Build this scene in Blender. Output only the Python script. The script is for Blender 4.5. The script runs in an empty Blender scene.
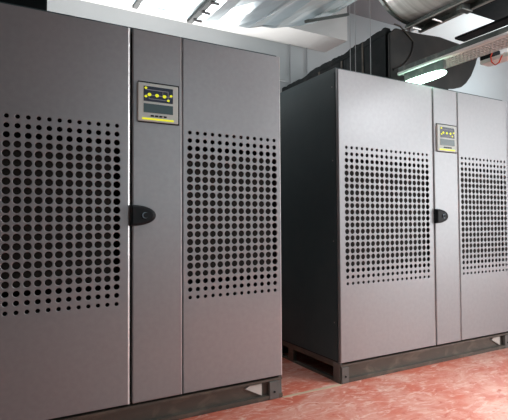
import bpy, bmesh, math, random
from mathutils import Vector, Matrix
random.seed(7)
SC = bpy.context.scene
COL = SC.collection

# ------------------------------------------------------------------ helpers
def obj(name, bm, mat, parent=None, smooth=False):
    me = bpy.data.meshes.new(name)
    bmesh.ops.recalc_face_normals(bm, faces=bm.faces[:])
    bm.to_mesh(me); bm.free()
    if smooth:
        for p in me.polygons: p.use_smooth = True
    me.materials.append(mat)
    o = bpy.data.objects.new(name, me); COL.objects.link(o)
    if parent is not None: o.parent = parent
    return o

def tag(o, label, cat, group=None, kind=None):
    o['label'] = label; o['category'] = cat
    if group: o['group'] = group
    if kind: o['kind'] = kind
    return o

def thing(name, label, cat, loc=(0, 0, 0), group=None):
    o = bpy.data.objects.new(name, None); COL.objects.link(o)
    o.location = loc; o.empty_display_size = .1
    return tag(o, label, cat, group)

def struct(name, bm, mat, parent=None):
    o = obj(name, bm, mat, parent)
    o['kind'] = 'structure'
    return o

def box(bm, x0, x1, y0, y1, z0, z1, bev=0):
    vs = [bm.verts.new(p) for p in ((x0,y0,z0),(x1,y0,z0),(x1,y1,z0),(x0,y1,z0),(x0,y0,z1),(x1,y0,z1),(x1,y1,z1),(x0,y1,z1))]
    fs = [bm.faces.new([vs[i] for i in q]) for q in ((0,3,2,1),(4,5,6,7),(0,1,5,4),(1,2,6,5),(2,3,7,6),(3,0,4,7))]
    if bev:
        es = list({e for f in fs for e in f.edges})
        bmesh.ops.bevel(bm, geom=es, offset=bev, segments=2, affect='EDGES', profile=.5)
    return bm

def bx(*a, **k): return box(bmesh.new(), *a, **k)

def prism(bm, prof, axis, a, b):
    """closed outline swept straight along an axis; prof holds the two other coordinates"""
    def P(p, t):
        return {'y': (p[0], t, p[1]), 'x': (t, p[0], p[1]), 'z': (p[0], p[1], t)}[axis]
    A = [bm.verts.new(P(p, a)) for p in prof]; B = [bm.verts.new(P(p, b)) for p in prof]
    n = len(prof)
    bm.faces.new(A); bm.faces.new(B[::-1])
    for i in range(n): bm.faces.new((A[i], B[i], B[(i+1) % n], A[(i+1) % n]))
    return bm

def tube(bm, pts, r, n=10):
    pts = [Vector(p) for p in pts]; rings = []
    for i, p in enumerate(pts):
        d = (pts[min(i+1, len(pts)-1)] - pts[max(i-1, 0)]).normalized()
        a = d.orthogonal().normalized()
        if rings and abs(d.dot(last)) < .999: 
            a = (last - d * last.dot(d)).normalized()
        last = a
        b = d.cross(a)
        rings.append([bm.verts.new(p + r*(a*math.cos(2*math.pi*k/n) + b*math.sin(2*math.pi*k/n))) for k in range(n)])
    for A, B in zip(rings, rings[1:]):
        for k in range(n): bm.faces.new((A[k], A[(k+1) % n], B[(k+1) % n], B[k]))
    bm.faces.new(rings[0][::-1]); bm.faces.new(rings[-1])
    return bm

# ------------------------------------------------------------------ materials
def mat(name, col, rough=.5, metal=0., spec=.5):
    m = bpy.data.materials.new(name); m.use_nodes = True
    b = m.node_tree.nodes['Principled BSDF']
    b.inputs['Base Color'].default_value = (*col, 1); b.inputs['Roughness'].default_value = rough
    b.inputs['Metallic'].default_value = metal
    b.inputs['Specular IOR Level'].default_value = spec
    return m

def noisy(m, col2, scale=(6, 6, 6), lo=.4, hi=.7, detail=6, bump=0., bscale=60., distort=0.):
    """second colour mixed in by a noise, optional fine bump"""
    t = m.node_tree; N = t.nodes; L = t.links; b = N['Principled BSDF']
    tc = N.new('ShaderNodeTexCoord'); mp = N.new('ShaderNodeMapping'); mp.inputs['Scale'].default_value = scale
    L.new(tc.outputs['Object'], mp.inputs[0])
    nz = N.new('ShaderNodeTexNoise'); nz.inputs['Scale'].default_value = 1; nz.inputs['Detail'].default_value = detail
    nz.inputs['Distortion'].default_value = distort
    L.new(mp.outputs[0], nz.inputs['Vector'])
    mr = N.new('ShaderNodeMapRange'); mr.inputs['From Min'].default_value = lo; mr.inputs['From Max'].default_value = hi
    L.new(nz.outputs['Fac'], mr.inputs['Value'])
    mx = N.new('ShaderNodeMix'); mx.data_type = 'RGBA'
    mx.inputs['A'].default_value = b.inputs['Base Color'].default_value[:]; mx.inputs['B'].default_value = (*col2, 1)
    L.new(mr.outputs[0], mx.inputs['Factor']); L.new(mx.outputs['Result'], b.inputs['Base Color'])
    if bump:
        n2 = N.new('ShaderNodeTexNoise'); n2.inputs['Scale'].default_value = bscale; n2.inputs['Detail'].default_value = 4
        L.new(tc.outputs['Object'], n2.inputs['Vector'])
        bp = N.new('ShaderNodeBump'); bp.inputs['Strength'].default_value = bump; bp.inputs['Distance'].default_value = .002
        L.new(n2.outputs['Fac'], bp.inputs['Height']); L.new(bp.outputs[0], b.inputs['Normal'])
    return m

def emit(name, col, strength):
    m = mat(name, col, .4)
    b = m.node_tree.nodes['Principled BSDF']
    b.inputs['Emission Color'].default_value = (*col, 1); b.inputs['Emission Strength'].default_value = strength
    return m

M = {}
M['paint'] = noisy(mat('grey_powder_coat', (.350, .358, .374), .40, .5), (.372, .380, .396), (40, 40, 40), .35, .65, bump=.12, bscale=350)
M['anthracite'] = noisy(mat('anthracite_paint', (.052, .080, .087), .5, 0, .4), (.058, .086, .093), (8, 8, 8))
M['carcass'] = mat('dark_inner_steel', (.012, .012, .013), .7)
M['filter'] = noisy(mat('brown_filter_mesh', (.022, .018, .014), .8), (.010, .008, .006), (70, 70, 70), .35, .65)
M['base'] = noisy(mat('dirty_base_steel', (.115, .103, .088), .42, .35), (.19, .165, .135), (7, 7, 16), .5, .75, distort=1.2)
M['bracket'] = noisy(mat('bracket_steel', (.17, .168, .16), .5, .2), (.12, .118, .11), (12, 12, 12))
M['floor_view'] = mat('bright_floor_view', (.62, .60, .56), .5)
M['black'] = mat('black_plastic', (.007, .010, .013), .5, 0, .25)
M['lockmetal'] = mat('lock_metal', (.22, .26, .30), .35, .9)
M['bezel'] = mat('beige_bezel', (.62, .68, .65), .45)
M['navy'] = mat('navy_screen', (.012, .022, .05), .25)
M['lcd'] = mat('teal_lcd', (.055, .105, .115), .22)
M['lines'] = mat('diagram_lines', (.30, .32, .38), .5)
M['led'] = emit('yellow_led', (.85, .90, .02), .55)
M['yellow'] = mat('yellow_stripe', (.85, .88, .02), .5)
M['wall'] = noisy(mat('wall_plaster', (.43, .445, .455), .8), (.40, .415, .425), (1.5, 1.5, 1.5), .35, .65)
M['soffit'] = mat('white_soffit', (.64, .63, .615), .8)
M['ceil'] = mat('ceiling_paint', (.27, .27, .28), .8)
M['wallblue'] = mat('pale_wall', (.66, .72, .75), .8)
M['insul'] = noisy(mat('black_insulation', (.006, .0085, .0095), .7, 0, .14), (.016, .017, .0175), (9, 9, 9), .45, .7, bump=.5, bscale=14)
M['elbow'] = noisy(mat('elbow_wrap', (.020, .020, .020), .45, 0, .35), (.036, .033, .031), (6, 6, 6), .4, .65, bump=.4, bscale=10)
M['strap'] = mat('dark_strap', (.035, .042, .040), .6)
M['ragged'] = noisy(mat('brown_tape', (.07, .058, .044), .7), (.02, .018, .015), (20, 20, 20))
M['foil'] = noisy(mat('aluminium_foil', (.88, .97, 1.0), .22, .55), (.54, .65, .70), (6.5, .75, 3), .46, .56, detail=2, distort=.6)  # pale and darker bands put reflection streaks into the foil colour
M['galv'] = noisy(mat('galvanised_steel', (.92, .91, .89), .28, .5), (.66, .65, .63), (1, 25, 1), .4, .6)
M['strut'] = noisy(mat('strut_steel', (.10, .115, .11), .4, .6), (.22, .22, .2), (20, 20, 20), .5, .75)
M['zinc'] = mat('zinc_rail', (.55, .55, .52), .35, .7)
M['tray'] = mat('tray_steel', (.68, .68, .66), .5, .2)
M['edge'] = noisy(mat('worn_edge_highlight', (.88, .88, .88), .33, .7), (.66, .66, .67), (3, 3, 9))  # light caught on worn door edges put into a paler strip colour
M['whitemetal'] = mat('white_metal', (.85, .85, .83), .45)
M['rod'] = mat('rod_steel', (.30, .30, .31), .5, .2)
M['red'] = mat('red_wire', (.75, .08, .04), .4)
M['lens'] = emit('lamp_lens', (.62, 1.0, .78), 9.0)

# floor: red painted concrete scuffed with pale dust
def floor_mat():
    m = mat('red_floor_paint', (.40, .085, .055), .42)
    t = m.node_tree; N = t.nodes; L = t.links; b = N['Principled BSDF']
    tc = N.new('ShaderNodeTexCoord')
    def noise(scale, sc, dist, det=8):
        mp = N.new('ShaderNodeMapping'); mp.inputs['Scale'].default_value = sc
        mp.inputs['Rotation'].default_value = (0, 0, .35)
        L.new(tc.outputs['Object'], mp.inputs[0])
        n = N.new('ShaderNodeTexNoise'); n.inputs['Scale'].default_value = scale; n.inputs['Detail'].default_value = det
        n.inputs['Roughness'].default_value = .62; n.inputs['Distortion'].default_value = dist
        L.new(mp.outputs[0], n.inputs['Vector']); return n.outputs['Fac']
    def ramp(f, lo, hi):
        r = N.new('ShaderNodeMapRange'); r.inputs['From Min'].default_value = lo; r.inputs['From Max'].default_value = hi
        L.new(f, r.inputs['Value']); return r.outputs[0]
    def mix(fac, a, bcol):
        x = N.new('ShaderNodeMix'); x.data_type = 'RGBA'
        L.new(fac, x.inputs['Factor'])
        if isinstance(a, tuple): x.inputs['A'].default_value = (*a, 1)
        else: L.new(a, x.inputs['A'])
        x.inputs['B'].default_value = (*bcol, 1)
        return x.outputs['Result']
    c = mix(ramp(noise(2.2, (1, 1, 1), 1.4), .42, .64), (.60, .145, .09), (.72, .385, .315))
    c = mix(ramp(noise(7, (1, 2.2, 1), 2.2), .51, .70), c, (.80, .56, .49))
    c = mix(ramp(noise(16, (1, 1.6, 1), 1.0), .55, .68), c, (.54, .11, .065))
    L.new(c, b.inputs['Base Color'])
    return m
M['floor'] = floor_mat()

# ------------------------------------------------------------------ setting
X0, X1, YF, YB, ZC = -2.6, 8.5, -4.6, 2.0, 3.45
struct('floor', bx(X0, X1, YF, YB, -.1, 0), M['floor'])
struct('ceiling', bx(X0, X1, YF, YB, ZC, ZC + .1), M['ceil'])
struct('wall_back', bx(X0, X1, YB, YB + .12, 0, ZC), M['wall'])
struct('wall_left', bx(X0 - .12, X0, YF, YB, 0, ZC), M['wall'])
struct('wall_right', bx(X1, X1 + .12, YF, YB, 0, ZC), M['wallblue'])
bm = bmesh.new()
for a, b in ((X0, .02), (.022, 2.16), (2.162, 3.35)):
    box(bm, a, b, 1.615, YB, 2.917, ZC)
struct('trim_1', bm, M['soffit'])
struct('trim_3', bx(4.70, 8.4, .5, 1.98, 3.405, ZC), M['whitemetal'])
bm = bmesh.new(); box(bm, 1.474, 1.888, -.012, .012, 0, .0015)
struct('trim_2', bm, mat('sandy_joint', (.55, .42, .30), .8))

# ------------------------------------------------------------------ power cabinet
PX, PZ = .042, .03993
ROWR = [.0094, .0115, .0135, .0150] + [.0164]*14 + [.0150, .0135, .0115, .0094]

def perforated(x0, x1, z0, z1, gx, ncol, gz_bottom=.600, depth=.022, bev=(.005, .005)):
    """sheet-steel door: bevelled tray with a field of round holes, small in the outer rows"""
    bm = bmesh.new(); bl, br = bev; bz = .004
    fx0, fx1, fz0, fz1 = x0 + bl, x1 - br, z0 + bz, z1 - bz
    def V(x, y, z): return bm.verts.new((x, y, z))
    def Q(*p): return bm.faces.new([V(*q) for q in p])
    hx0, hx1 = gx - PX/2, gx + (ncol - .5)*PX
    hz0, hz1 = gz_bottom - PZ/2, gz_bottom + 21.5*PZ
    for a, b, c, d in ((fx0, hx0, fz0, fz1), (hx1, fx1, fz0, fz1), (hx0, hx1, fz0, hz0), (hx0, hx1, hz1, fz1)):
        Q((a, 0, c), (b, 0, c), (b, 0, d), (a, 0, d))
    n = 16
    for r in range(22):
        R = ROWR[r]; cz = gz_bottom + (21 - r)*PZ
        for c in range(ncol):
            cx = gx + c*PX
            O, I, J, K = [], [], [], []
            for k in range(n):
                a = 2*math.pi*(k + .0)/n; ca, sa = math.cos(a), math.sin(a)
                s = 1/max(abs(ca), abs(sa))
                O.append(V(cx + ca*s*PX/2, 0, cz + sa*s*PZ/2))
                I.append(V(cx + ca*(R+.0016), 0, cz + sa*(R+.0016))); J.append(V(cx + ca*R, .0012, cz + sa*R)); K.append(V(cx + ca*R, .0028, cz + sa*R))
            for k in range(n):
                j = (k + 1) % n
                bm.faces.new((O[k], O[j], I[j], I[k])); bm.faces.new((I[k], I[j], J[j], J[k])); bm.faces.new((J[k], J[j], K[j], K[k]))
    # bevel and returns
    def ringq(a, b):
        for i in range(4): Q(a[i], a[(i+1) % 4], b[(i+1) % 4], b[i])
    f = [(fx0, 0, fz0), (fx1, 0, fz0), (fx1, 0, fz1), (fx0, 0, fz1)]
    yb = .009
    g = [(x0, yb, z0), (x1, yb, z0), (x1, yb, z1), (x0, yb, z1)]
    h = [(p[0], depth, p[2]) for p in g]
    ringq(f, g); ringq(g, h)
    m = .02
    hi = [(x0+m, depth, z0+m), (x1-m, depth, z0+m), (x1-m, depth, z1-m), (x0+m, depth, z1-m)]
    ringq(h, hi)
    return bm

DZ0, DZ1 = .123, 1.921
W, D = 1.69, .80

def make_cabinet(loc, label):
    t = thing('power_cabinet', label, 'cabinet', loc)
    # carcass, open-fronted behind the doors
    bm = bmesh.new()
    box(bm, .004, W-.004, .05, D, .122, .14); box(bm, .004, W-.004, D-.01, D, .14, 1.9)
    box(bm, .012, .03, .03, D-.01, .14, 1.9); box(bm, W-.03, W-.012, .03, D-.01, .14, 1.9)
    box(bm, .836, .856, .03, .40, .14, 1.9); box(bm, 1.09, 1.11, .024, .40, .14, 1.9)
    box(bm, .012, W-.012, .024, .05, .125, .16); box(bm, .012, W-.012, .024, .05, 1.86, 1.9)
    box(bm, .03, W-.03, .30, .31, .14, 1.9)
    obj('carcass', bm, M['carcass'], t)
    for s in (0, 1):
        xa, xb = ((.002, .012) if s == 0 else (W-.012, W-.002))
        p = obj('side_panel', bx(xa, xb, .034, D, .128, 1.908, bev=.002), M['anthracite'], t)
        xs = xa - .002 if s == 0 else xb + .002
        for z in (.36, .86, 1.36, 1.82):
            for y in (.06, .76): obj('screw', tube(bmesh.new(), [(xs, y, z), ((xa+xb)/2, y, z)], .004, 8), M['rod'], p)
    obj('roof_panel', bx(.006, W-.006, .03, D, 1.908, 1.936, bev=.002), M['anthracite'], t)
    # doors
    d1 = obj('door', perforated(0, .838, DZ0, DZ1, .061, 18, bev=(.004, .009)), M['paint'], t)
    obj('filter_screen', bx(.035, .061+16.55*PX, .0185, .021, .600 + 2.6*PZ, .600 + 18.4*PZ), M['filter'], d1)
    d2 = obj('door', perforated(1.1035, W, DZ0, DZ1, 1.1418, 13, bev=(.005, .008)), M['paint'], t)
    obj('filter_screen', bx(1.118, 1.1418+11.55*PX, .0185, .021, .600 + 2.6*PZ, .600 + 18.4*PZ), M['filter'], d2)
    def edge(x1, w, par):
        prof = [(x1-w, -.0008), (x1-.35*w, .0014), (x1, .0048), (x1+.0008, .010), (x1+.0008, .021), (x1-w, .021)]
        obj('edge_highlight', prism(bmesh.new(), prof, 'z', DZ0+.002, DZ1-.002), M['edge'], par)['label'] = 'added pale strip for the edge highlight'
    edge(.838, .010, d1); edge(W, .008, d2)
    # narrow middle panel
    cp = obj('control_panel', bx(.850, 1.0985, .001, .022, DZ0, DZ1, bev=.005), M['paint'], t)
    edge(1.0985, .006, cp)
    # display unit
    dx0, dx1, dz0, dz1 = .871, 1.076, 1.472, 1.661
    u = obj('display_unit', bx(dx0, dx1, -.012, .004, dz0, dz1, bev=.005), M['bezel'], t)
    w, h = dx1-dx0, dz1-dz0
    def fx(a): return dx0 + a*w
    def fz(a): return dz1 - a*h
    F_ = -.0125
    obj('status_screen', bx(fx(.14), fx(.86), F_-.001, F_+.003, fz(.48), fz(.09)), M['navy'], u)
    obj('text_screen', bx(fx(.14), fx(.86), F_-.001, F_+.003, fz(.77), fz(.54)), M['lcd'], u)
    bm = bmesh.new()
    def ln(a0, a1, b0, b1): box(bm, fx(a0), fx(a1), F_-.0018, F_, fz(b1), fz(b0))
    ln(.18, .74, .17, .19); ln(.73, .745, .17, .40); ln(.18, .84, .305, .325); ln(.26, .27, .31, .42); ln(.26, .70, .405, .42); ln(.60, .61, .20, .32)
    obj('diagram_lines', bm, M['lines'], u)
    bm = bmesh.new()
    def blob(a, b, ra, rb):
        prof = [(fx(a) + ra*w*math.cos(k*math.pi/5), fz(b) + rb*h*math.sin(k*math.pi/5)) for k in range(10)]
        prism(bm, prof, 'y', F_-.003, F_)
    for a, b in ((.19, .14), (.19, .36), (.74, .41), (.81, .28)): blob(a, b, .034, .028)
    for a, b in ((.275, .305), (.46, .31), (.645, .315)): blob(a, b, .046, .042)
    obj('status_lights', bm, M['led'], u)
    bm = bmesh.new()
    box(bm, fx(.10), fx(.88), F_-.001, F_+.003, fz(.955), fz(.91))
    obj('yellow_stripe', bm, M['led'], u)  # stripe also given the LED glow to make it brighter
    for k in range(4):
        a = .31 + k*.105
        obj('button', bx(fx(a), fx(a+.072), F_-.003, F_+.002, fz(.87), fz(.83)), M['black'], u)
    bm = bmesh.new()   # dark surround seen at the unit's top and right
    box(bm, dx0+.004, dx1+.007, -.006, .004, dz0-.004, dz1+.007, bev=.002)
    obj('surround', bm, M['black'], u)
    # D-shaped swing handle
    bm = bmesh.new()
    hx, hz, hl, hh = .838, 1.015, .122, .050
    rows = []
    for lv, y in ((1.0, .002), (1.0, -.014), (.93, -.024), (.78, -.030)):
        ring = []
        for k in range(25):
            a = -math.pi/2 + math.pi*k/24
            ring.append((hx + (1-lv)*.03 + (hl*lv)*abs(math.cos(a))**.85*1.0, y, hz + hh*lv*math.sin(a)*(1 - .0*k)))
        rows.append([bm.verts.new(p) for p in ring])
    for A, B in zip(rows, rows[1:]):
        for k in range(25): bm.faces.new((A[k], A[(k+1) % 25], B[(k+1) % 25], B[k]))
    bm.faces.new(rows[-1]); bm.faces.new(rows[0][::-1])
    hd = obj('door_handle', bm, M['black'], t)
    lk = bmesh.new(); tube(lk, [(.902, -.028, 1.015), (.902, -.036, 1.015)], .0145, 20)
    lo = obj('lock_ring', lk, M['lockmetal'], hd)
    lk = bmesh.new(); tube(lk, [(.904, -.030, 1.015), (.904, -.0385, 1.015)], .0125, 20)
    obj('lock_core', lk, M['black'], hd)
    # base frame: C-channel front and back, open sides with posts
    bm = bmesh.new()
    for y0, s in ((.004, 1), (D-.004, -1)):
        ys = sorted
        a, b = sorted((y0, y0 + s*.05)); box(bm, .0, W, a, b, .100, .113)
        box(bm, .0, W, a, b, .0, .008)
        a, b = sorted((y0 + s*.020, y0 + s*.028)); box(bm, .0, W, a, b, .008, .100)
        a, b = sorted((y0 - s*.004, y0 + s*.02)); box(bm, .0, W, a, b, .008, .024)
    for xa, xb in ((.002, .03), (W-.03, W-.002)):
        box(bm, xa, xb, .054, D-.054, .088, .122)
        box(bm, xa, xb, .054, D-.054, 0, .014)
        box(bm, xa, xb, .52, .585, .014, .088)
    box(bm, .02, W-.02, .06, D-.06, .112, .122)
    bf = obj('base_frame', bm, M['base'], t)
    for xa, xb in ((.006, .058), (W-.085, W-.026)):
        obj('corner_bracket', bx(xa, xb, -.003, .022, .002, .098, bev=.002), M['bracket'], bf)
        bm = bmesh.new(); xm = (xa+xb)/2; tube(bm, [(xm, -.008, .042), (xm, 0, .042)], .006, 6)
        obj('bolt', bm, M['black'], bf)
    for xa, xb in ((-.001, .022), (W-.022, W+.001)):
        bm = bmesh.new(); box(bm, xa, xb, .012, .075, .002, .120, bev=.002)
        p = obj('corner_post', bm, M['bracket'], bf)
    bm = bmesh.new()     # added pale plate in place of bright floor seen through a slot
    prism(bm, [(W-.230, .082), (W-.205, .094), (W-.128, .094), (W-.128, .030)], 'y', .012, .024)
    obj('floor_view_plate', bm, M['floor_view'], bf)
    return t

cab = make_cabinet((-.217, 0, 0), 'grey perforated power cabinet in the foreground at left, darker of the two')

def copy_tree(o, parent=None):
    c = o.copy(); COL.objects.link(c)
    if parent is not None: c.parent = parent
    for ch in list(o.children): copy_tree(ch, c)
    return c
cab2 = copy_tree(cab)
cab2.location = (1.89, 0, 0)
cab2['label'] = 'pale lit grey power cabinet at right whose black side panel faces the gap'
for o in (cab, cab2): o['group'] = 'power cabinets in a row'

# ------------------------------------------------------------------ overhead services
# foil-wrapped duct: broad flat-bottomed duct with a rounded lower corner, running towards the viewer
prof = [(.50, 2.40), (.62, 2.345), (.82, 2.342), (1.006, 2.335), (1.161, 2.325), (1.369, 2.329), (1.607, 2.343), (1.812, 2.384), (2.03, 2.442),
        (2.168, 2.493), (2.361, 2.596), (2.44, 2.665), (2.475, 2.76), (2.48, 2.95), (2.44, 3.12), (2.30, 3.24), (.70, 3.24), (.54, 3.16), (.50, 3.02)]
def densify(p, step):
    out = []
    for i in range(len(p)):
        a, b = Vector(p[i]), Vector(p[(i+1) % len(p)]); k = max(1, int((b-a).length/step))
        for j in range(k): out.append(tuple(a.lerp(b, j/k)))
    return out
dp = densify(prof, .10)
rj = random.Random(3)
bm = bmesh.new(); rings = []
offs = [rj.uniform(-.016, .016) for _ in dp]
ysteps = [.62, .60, .40, .15, -.15, -.5, -1.0, -1.7, -2.6]
for i, y in enumerate(ysteps):
    ring = []
    for k, (x, z) in enumerate(dp):
        o = offs[k] * (0 if i == 0 else 1) + (rj.uniform(-.004, .004))
        # foil wrapped at a slant: creases drift sideways along the duct
        kk = (k + i) % len(dp); o += .5*offs[kk]
        ring.append(bm.verts.new((x, y + (rj.uniform(-.012, .012) if i < 2 else 0), z + o)))
    rings.append(ring)
n = len(dp)
for A, B in zip(rings, rings[1:]):
    for k in range(n): bm.faces.new((A[k], A[(k+1) % n], B[(k+1) % n], B[k]))
bm.faces.new(rings[0]); bm.faces.new(rings[-1][::-1])
fo = thing('foil_duct', 'large foil-wrapped air duct overhead with dark straps across its underside', 'duct', (1.5, -.5, 2.34))
def local(o, root):
    o.parent = root; o.matrix_parent_inverse = Matrix.Translation(-Vector(root.location)); return o
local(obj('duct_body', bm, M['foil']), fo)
def bar(a, b, w, h):
    bm = bmesh.new(); a = Vector(a); b = Vector(b); d = (b-a).normalized()
    s = d.cross(Vector((0, 0, 1))).normalized(); u = s.cross(d)
    vs = [bm.verts.new(p + s*i*w/2 + u*j*h/2) for p in (a, b) for i, j in ((-1,-1),(1,-1),(1,1),(-1,1))]
    for q in ((0,1,2,3),(7,6,5,4),(0,4,5,1),(1,5,6,2),(2,6,7,3),(3,7,4,0)): bm.faces.new([vs[i] for i in q])
    return bm
local(obj('strap', bar((1.165, .62, 2.298), (1.22, -2.5, 2.290), .035, .022), M['strap']), fo)
local(obj('strap', bar((.80, .60, 2.305), (.83, -2.5, 2.300), .03, .02), M['strap']), fo)
local(obj('strap', bar((1.93, .38, 2.365), (2.46, .57, 2.60), .03, .02), M['strap']), fo)
for y in (.55, .42, .28): local(obj('strap_bolt', tube(bmesh.new(), [(1.168, y, 2.284), (1.222, y, 2.282)], .008, 8), M['rod']), fo)
for x, y in ((.8, .1), (2.1, .1), (.8, -1.8), (2.1, -1.8)): local(obj('hanger', tube(bmesh.new(), [(x, y, 3.2), (x, y, ZC)], .008, 8), M['rod']), fo)

# round galvanised duct with rolled end rim and the rail under it
rd = thing('round_duct', 'round bare galvanised duct overhead above the right cabinet', 'duct', (2.93, -.8, 2.555))
R, cx, cz = .43, 2.93, 2.985
bm = bmesh.new(); tube(bm, [(cx, .38, cz), (cx, -.25, cz), (cx, -.26, cz), (cx, -2.4, cz)], R, 56)
local(obj('duct_body', bm, M['galv'], smooth=False), rd)
bm = bmesh.new(); N_ = 56
for k in range(N_):
    a, b = 2*math.pi*k/N_, 2*math.pi*(k+1)/N_
    def rp(t, r, y): return bm.verts.new((cx + r*math.cos(t), y, cz + r*math.sin(t)))
    for (r0, y0, r1, y1) in ((R-.002, .365, R+.012, .365), (R+.012, .365, R+.012, .39), (R+.012, .39, R-.03, .39)):
        bm.faces.new((rp(a, r0, y0), rp(b, r0, y0), rp(b, r1, y1), rp(a, r1, y1)))
local(obj('end_rim', bm, M['strut']), rd)

rl = thing('support_rail', 'steel channel rail under the round galvanised duct', 'rail', (2.98, .1, 2.49))
bm = bmesh.new(); box(bm, 2.905, 2.925, -1.2, .40, 2.512, 2.541); box(bm, 3.02, 3.04, -1.2, .37, 2.500, 2.541); box(bm, 2.925, 3.02, -1.2, .36, 2.533, 2.541)
local(obj('channel', bm, M['strut']), rl)
bm = bmesh.new(); box(bm, 2.898, 2.912, -1.2, .405, 2.508, 2.514); box(bm, 3.03, 3.046, -1.2, .375, 2.494, 2.501)
local(obj('rail_lip', bm, M['zinc']), rl)
local(obj('clamp', bx(2.93, 3.05, -.10, -.05, 2.48, 2.541, bev=.006), M['strut']), rl)
for y, xa, xb in ((.15, 2.93, 3.03), (.33, 2.91, 3.0)): local(obj('cross_bolt', tube(bmesh.new(), [(xa, y, 2.50), (xb, y, 2.50)], .008, 8), M['galv']), rl)

# black insulated duct behind and above the right cabinet
def lerp(a, b, t): return a + (b-a)*t
bd = thing('insulated_duct', 'black insulated duct with taped edge and rounded elbow behind the lit lamp', 'duct', (3.2, 1.2, 2.02))
bm = bmesh.new()
A = [(2.725, .42, 2.49), (2.795, 1.0, 2.485), (2.735, 1.97, 2.395), (3.45, 1.97, 2.395), (3.45, .42, 2.49)]
lo_ = [bm.verts.new((x, y, 2.02)) for x, y, z in A]; hi_ = [bm.verts.new(p) for p in A]
bm.faces.new(lo_); bm.faces.new(hi_[::-1])
for k in range(5): bm.faces.new((lo_[k], hi_[k], hi_[(k+1) % 5], lo_[(k+1) % 5]))
es = bm.edges[:]
bmesh.ops.bevel(bm, geom=es, offset=.018, segments=2, affect='EDGES')
local(obj('duct_body', bm, M['insul']), bd)
bm = bmesh.new(); prof2 = []; jit = 0
def edge_at(y):
    a, b = (A[0], A[1]) if y < 1 else (A[1], A[2])
    t = (y - a[1])/(b[1] - a[1]); return lerp(a[0], b[0], t), lerp(a[2], b[2], t)
for k in range(60):
    y = lerp(.43, 1.95, k/59); x, z = edge_at(y)
    jit = .7*jit + rj.uniform(-.008, .008)
    prof2.append((x - .003, y, z + .008 + jit))
vt = [[bm.verts.new((x+dx, y, z if dz else z - .05)) for dx, dz in ((-.004, 0), (-.004, 1), (.05, 1), (.05, 0))] for x, y, z in prof2]
for P, Q_ in zip(vt, vt[1:]):
    for k in range(4): bm.faces.new((P[k], Q_[k], Q_[(k+1) % 4], P[(k+1) % 4]))
bm.faces.new(vt[0]); bm.faces.new(vt[-1][::-1])
local(obj('taped_edge', bm, M['insul']), bd)
for k in range(4):
    y = .72 + k*.31; x, ze = edge_at(y)
    local(obj('tape_band', bx(x-.007, x+.02, y, y+.02, 2.05, ze+.004), M['ragged']), bd)

pe = [(2.73, 2.0), (2.73, 2.44), (2.80, 2.50), (3.0, 2.497), (3.30, 2.52), (3.56, 2.51), (3.80, 2.44), (3.77, 2.36), (3.70, 2.25), (3.64, 2.18), (3.57, 2.135), (3.48, 2.11), (3.36, 2.10), (3.2, 2.0)]
bm = bmesh.new(); prism(bm, pe, 'y', .395, .418)
bmesh.ops.bevel(bm, geom=bm.edges[:], offset=.006, segments=2, affect='EDGES')
local(obj('elbow_body', bm, M['elbow']), bd)
local(obj('support_block', bx(2.9, 3.3, 1.0, 1.2, 1.936, 2.03), M['carcass']), bd)
bm = bmesh.new()
arc = [(x, .392, z) for x, z in ((2.985, 2.425), (2.982, 2.39), (2.972, 2.35), (2.952, 2.305), (2.922, 2.262), (2.88, 2.222), (2.83, 2.19), (2.76, 2.16))]
tube(bm, arc, .009, 8)
local(obj('seam_bead', bm, M['elbow']), bd)
bm = bmesh.new()
tube(bm, [(2.775, .388, 2.52), (2.83, .384, 2.512), (2.88, .386, 2.49), (2.94, .388, 2.452), (2.985, .39, 2.42)], .006, 8)
local(obj('torn_tape', bm, M['ragged']), bd)

tag(obj('overhead_duct', bx(3.50, 6.2, -1.3, .40, 2.81, 3.40, bev=.01), M['insul']), 'big black rectangular duct hung highest at the right, above the pale ceiling gap', 'duct')
tag(obj('side_duct', bx(-1.9, .28, .30, 1.1, 2.02, ZC, bev=.01), M['insul']), 'black duct box behind the left cabinet at the far left', 'duct')
fc = thing('flat_conduit', 'dark flat conduit slung under the highest black duct alongside the cable tray', 'conduit', (3.8, 0, 2.65))
local(obj('conduit_body', bx(3.745, 3.88, -1.25, .59, 2.65, 2.672, bev=.003), M['insul']), fc)
for y in (-.2, -1.0): local(obj('hanger', bx(3.80, 3.82, y, y+.02, 2.67, 2.81), M['rod']), fc)

# cable tray
tr = thing('cable_tray', 'perforated steel cable tray with bright lip above the right cabinet', 'cable tray', (2.84, -.4, 2.10))
bm = bmesh.new()
xl, xr, ya, yb_ = 2.745, 2.950, -1.6, .322
ny = 68; st = (yb_-ya)/ny
for i in range(ny):
    y = ya + i*st
    box(bm, xl, xr, y, y+st*.55, 2.100, 2.103)
for k in range(6):
    x = lerp(xl, xr-.012, k/5); box(bm, x, x+.014, ya, yb_, 2.1, 2.1035)
local(obj('tray_floor', bm, M['tray']), tr)
local(obj('side_wall', bx(xr-.003, xr, ya, yb_, 2.1, 2.16), M['tray']), tr)
bm = bmesh.new()
box(bm, xl-.003, xl, ya, yb_, 2.1, 2.150)
local(obj('side_wall', bm, M['strut']), tr)
bm = bmesh.new(); box(bm, xl-.018, xl+.010, ya, yb_, 2.090, 2.112, bev=.006)
local(obj('bright_lip', bm, M['whitemetal']), tr)

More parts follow.
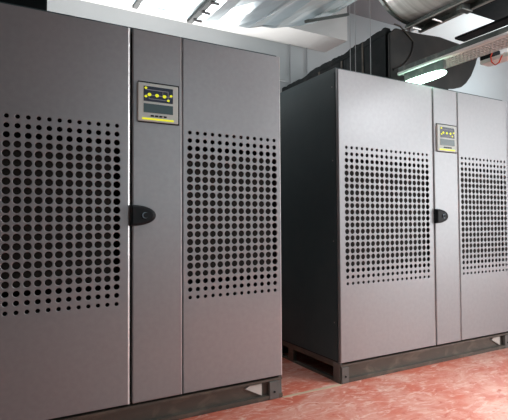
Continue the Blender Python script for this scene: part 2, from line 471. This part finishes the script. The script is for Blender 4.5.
# lit lamp under the tray
lp = thing('bulkhead_lamp', 'lit white bulkhead lamp glowing just over the right cabinet', 'lamp', (2.73, .09, 1.97))
bm = bmesh.new(); box(bm, 2.735, 2.765, -.09, .26, 2.012, 2.089, bev=.003)
local(obj('lamp_housing', bm, M['strut']), lp)
bm = bmesh.new(); bmesh.ops.create_uvsphere(bm, u_segments=28, v_segments=14, radius=1)
for v in bm.verts:
    def se(t): return math.copysign(abs(t)**.7, t)
    v.co = (2.728 + .046*se(v.co.x), .085 + .200*se(v.co.y), 1.996 + .023*se(v.co.z))
local(obj('lens', bm, M['lens'], smooth=True), lp)

# white batten with junction box and red wire at the right edge
wb = thing('batten_fitting', 'white batten fitting at the right edge with a black box at its end', 'light fitting', (3.7, -.1, 2.30))
local(obj('batten', bx(3.50, 3.62, -1.3, .17, 2.25, 2.282, bev=.006), M['whitemetal']), wb)
local(obj('junction_box', bx(3.50, 3.60, .055, .17, 2.283, 2.345, bev=.006), M['black']), wb)
bm = bmesh.new(); tube(bm, [(3.51, .055, 2.33), (3.492, .068, 2.285), (3.488, .06, 2.24), (3.490, .03, 2.205), (3.492, 0, 2.215), (3.498, -.02, 2.26), (3.52, -.03, 2.287)], .005, 8)
local(obj('red_wire', bm, M['red'], smooth=True), wb)
local(obj('hanger', bx(3.55, 3.57, -.4, -.38, 2.28, 2.81), M['rod']), wb)

# hanger rods and wall conduits
for x, y, lb in ((2.597, .70, 'left one of the pair of thin steel hanger rods beside the foil duct'),
                 (2.652, .70, 'right one of the pair of thin steel hanger rods beside the foil duct'),
                 (2.545, .41, 'thin steel hanger rod nearest the round galvanised duct')):
    bm = bmesh.new(); tube(bm, [(x, y, 1.934), (x, y, ZC)], .003, 8)
    tag(obj('hanger_rod', bm, M['rod']), lb, 'rod', 'hanger rods over the right cabinet')
for px_, x, lb in ((287, 2.86, 'left thin vertical conduit on the back wall between the cabinets'), (304, 3.085, 'right thin vertical conduit on the back wall above the black side panel')):
    bm = bmesh.new(); tube(bm, [(x, 1.985, 0), (x, 1.985, 2.917)], .006, 8)
    tag(obj('wall_conduit', bm, M['rod']), lb, 'conduit', 'conduits on the back wall')
bm = bmesh.new(); box(bm, 2.2, 2.84, 1.97, 2.001, 2.50, 2.545)
tag(obj('cable_trunking', bm, M['wall']), 'short grey cable trunking on the back wall by the left conduit', 'trunking')

# ------------------------------------------------------------------ lights
def area(name, loc, target, sx, sy, power, col=(1, 1, 1)):
    l = bpy.data.lights.new(name, 'AREA'); l.shape = 'RECTANGLE'; l.size = sx; l.size_y = sy; l.energy = power; l.color = col
    o = bpy.data.objects.new(name, l); COL.objects.link(o); o.location = loc
    d = Vector(target) - Vector(loc); o.rotation_euler = d.to_track_quat('-Z', 'Y').to_euler()
    return o
def point(name, loc, power, rad, col=(1, 1, 1)):
    l = bpy.data.lights.new(name, 'POINT'); l.energy = power; l.shadow_soft_size = rad; l.color = col
    o = bpy.data.objects.new(name, l); COL.objects.link(o); o.location = loc
area('daylight_right', (6.8, -3.6, 1.9), (2.6, 0, 1.3), 2.6, 2.4, 52, (.97, .985, .985))
area('daylight_door', (6.8, -3.6, 1.35), (2.6, 0, 1.0), 2.6, 2.6, 64, (.95, .985, .985))
area('front_fill', (2.5, -4.2, 1.7), (2.5, 0, 1.3), 2.6, 2.0, 18, (.83, .97, 1))  # unseen fill from the front, power fitted to the cabinets' brightness
point('room_lamp', (3.6, -1.9, 2.3), 54, .3, (.98, .99, 1))
for n_, x_, y_, e_ in (('floor_fill', .95, -1.0, 4.5), ('floor_fill', 2.6, -1.25, 20)):  # unseen downward fills added to brighten the floor
    area(n_, (x_, y_, 2.28), (x_, y_ - .0001, 0), .3, 1.2, e_, (.93, 1, 1)).data.spread = 1.6
area('soffit_fill', (.95, 1.78, 1.55), (1.05, 1.1, 3.0), 2.6, .15, 60, (1, .995, .985)).data.spread = 2.1  # unseen fill added behind the cabinets to brighten soffit and foil
point('far_fill', (5.5, .8, 2.75), 62, .15, (.80, .95, 1))  # unseen fill added to brighten the pale ceiling and wall at right
w = bpy.data.worlds.new('room_air'); SC.world = w; w.use_nodes = True
w.node_tree.nodes['Background'].inputs[0].default_value = (.85, .93, 1, 1)
w.node_tree.nodes['Background'].inputs[1].default_value = .02

# ------------------------------------------------------------------ camera
cam = bpy.data.cameras.new('camera'); co = bpy.data.objects.new('camera', cam); COL.objects.link(co)
yaw, pitch, roll, F = 1.0635, .0275, -.006, 469.42
f = Vector((math.cos(yaw)*math.cos(pitch), math.sin(yaw)*math.cos(pitch), math.sin(pitch)))
r = f.cross(Vector((0, 0, 1))).normalized(); u = r.cross(f)
r2 = r*math.cos(roll) + u*math.sin(roll); u2 = -r*math.sin(roll) + u*math.cos(roll)
mw = Matrix((r2, u2, -f)).transposed().to_4x4()
mw.translation = (1.1974*.042, -53.3859*.042, 8.943*.042 + .6)
co.matrix_world = mw
cam.sensor_width = 36; cam.sensor_fit = 'HORIZONTAL'; cam.lens = F/508*36; cam.clip_start = .02
SC.camera = co
SC.view_settings.view_transform = 'Standard'; SC.view_settings.look = 'None'
SC.view_settings.gamma = 1; SC.view_settings.use_curve_mapping = False
SC.view_settings.exposure = 0
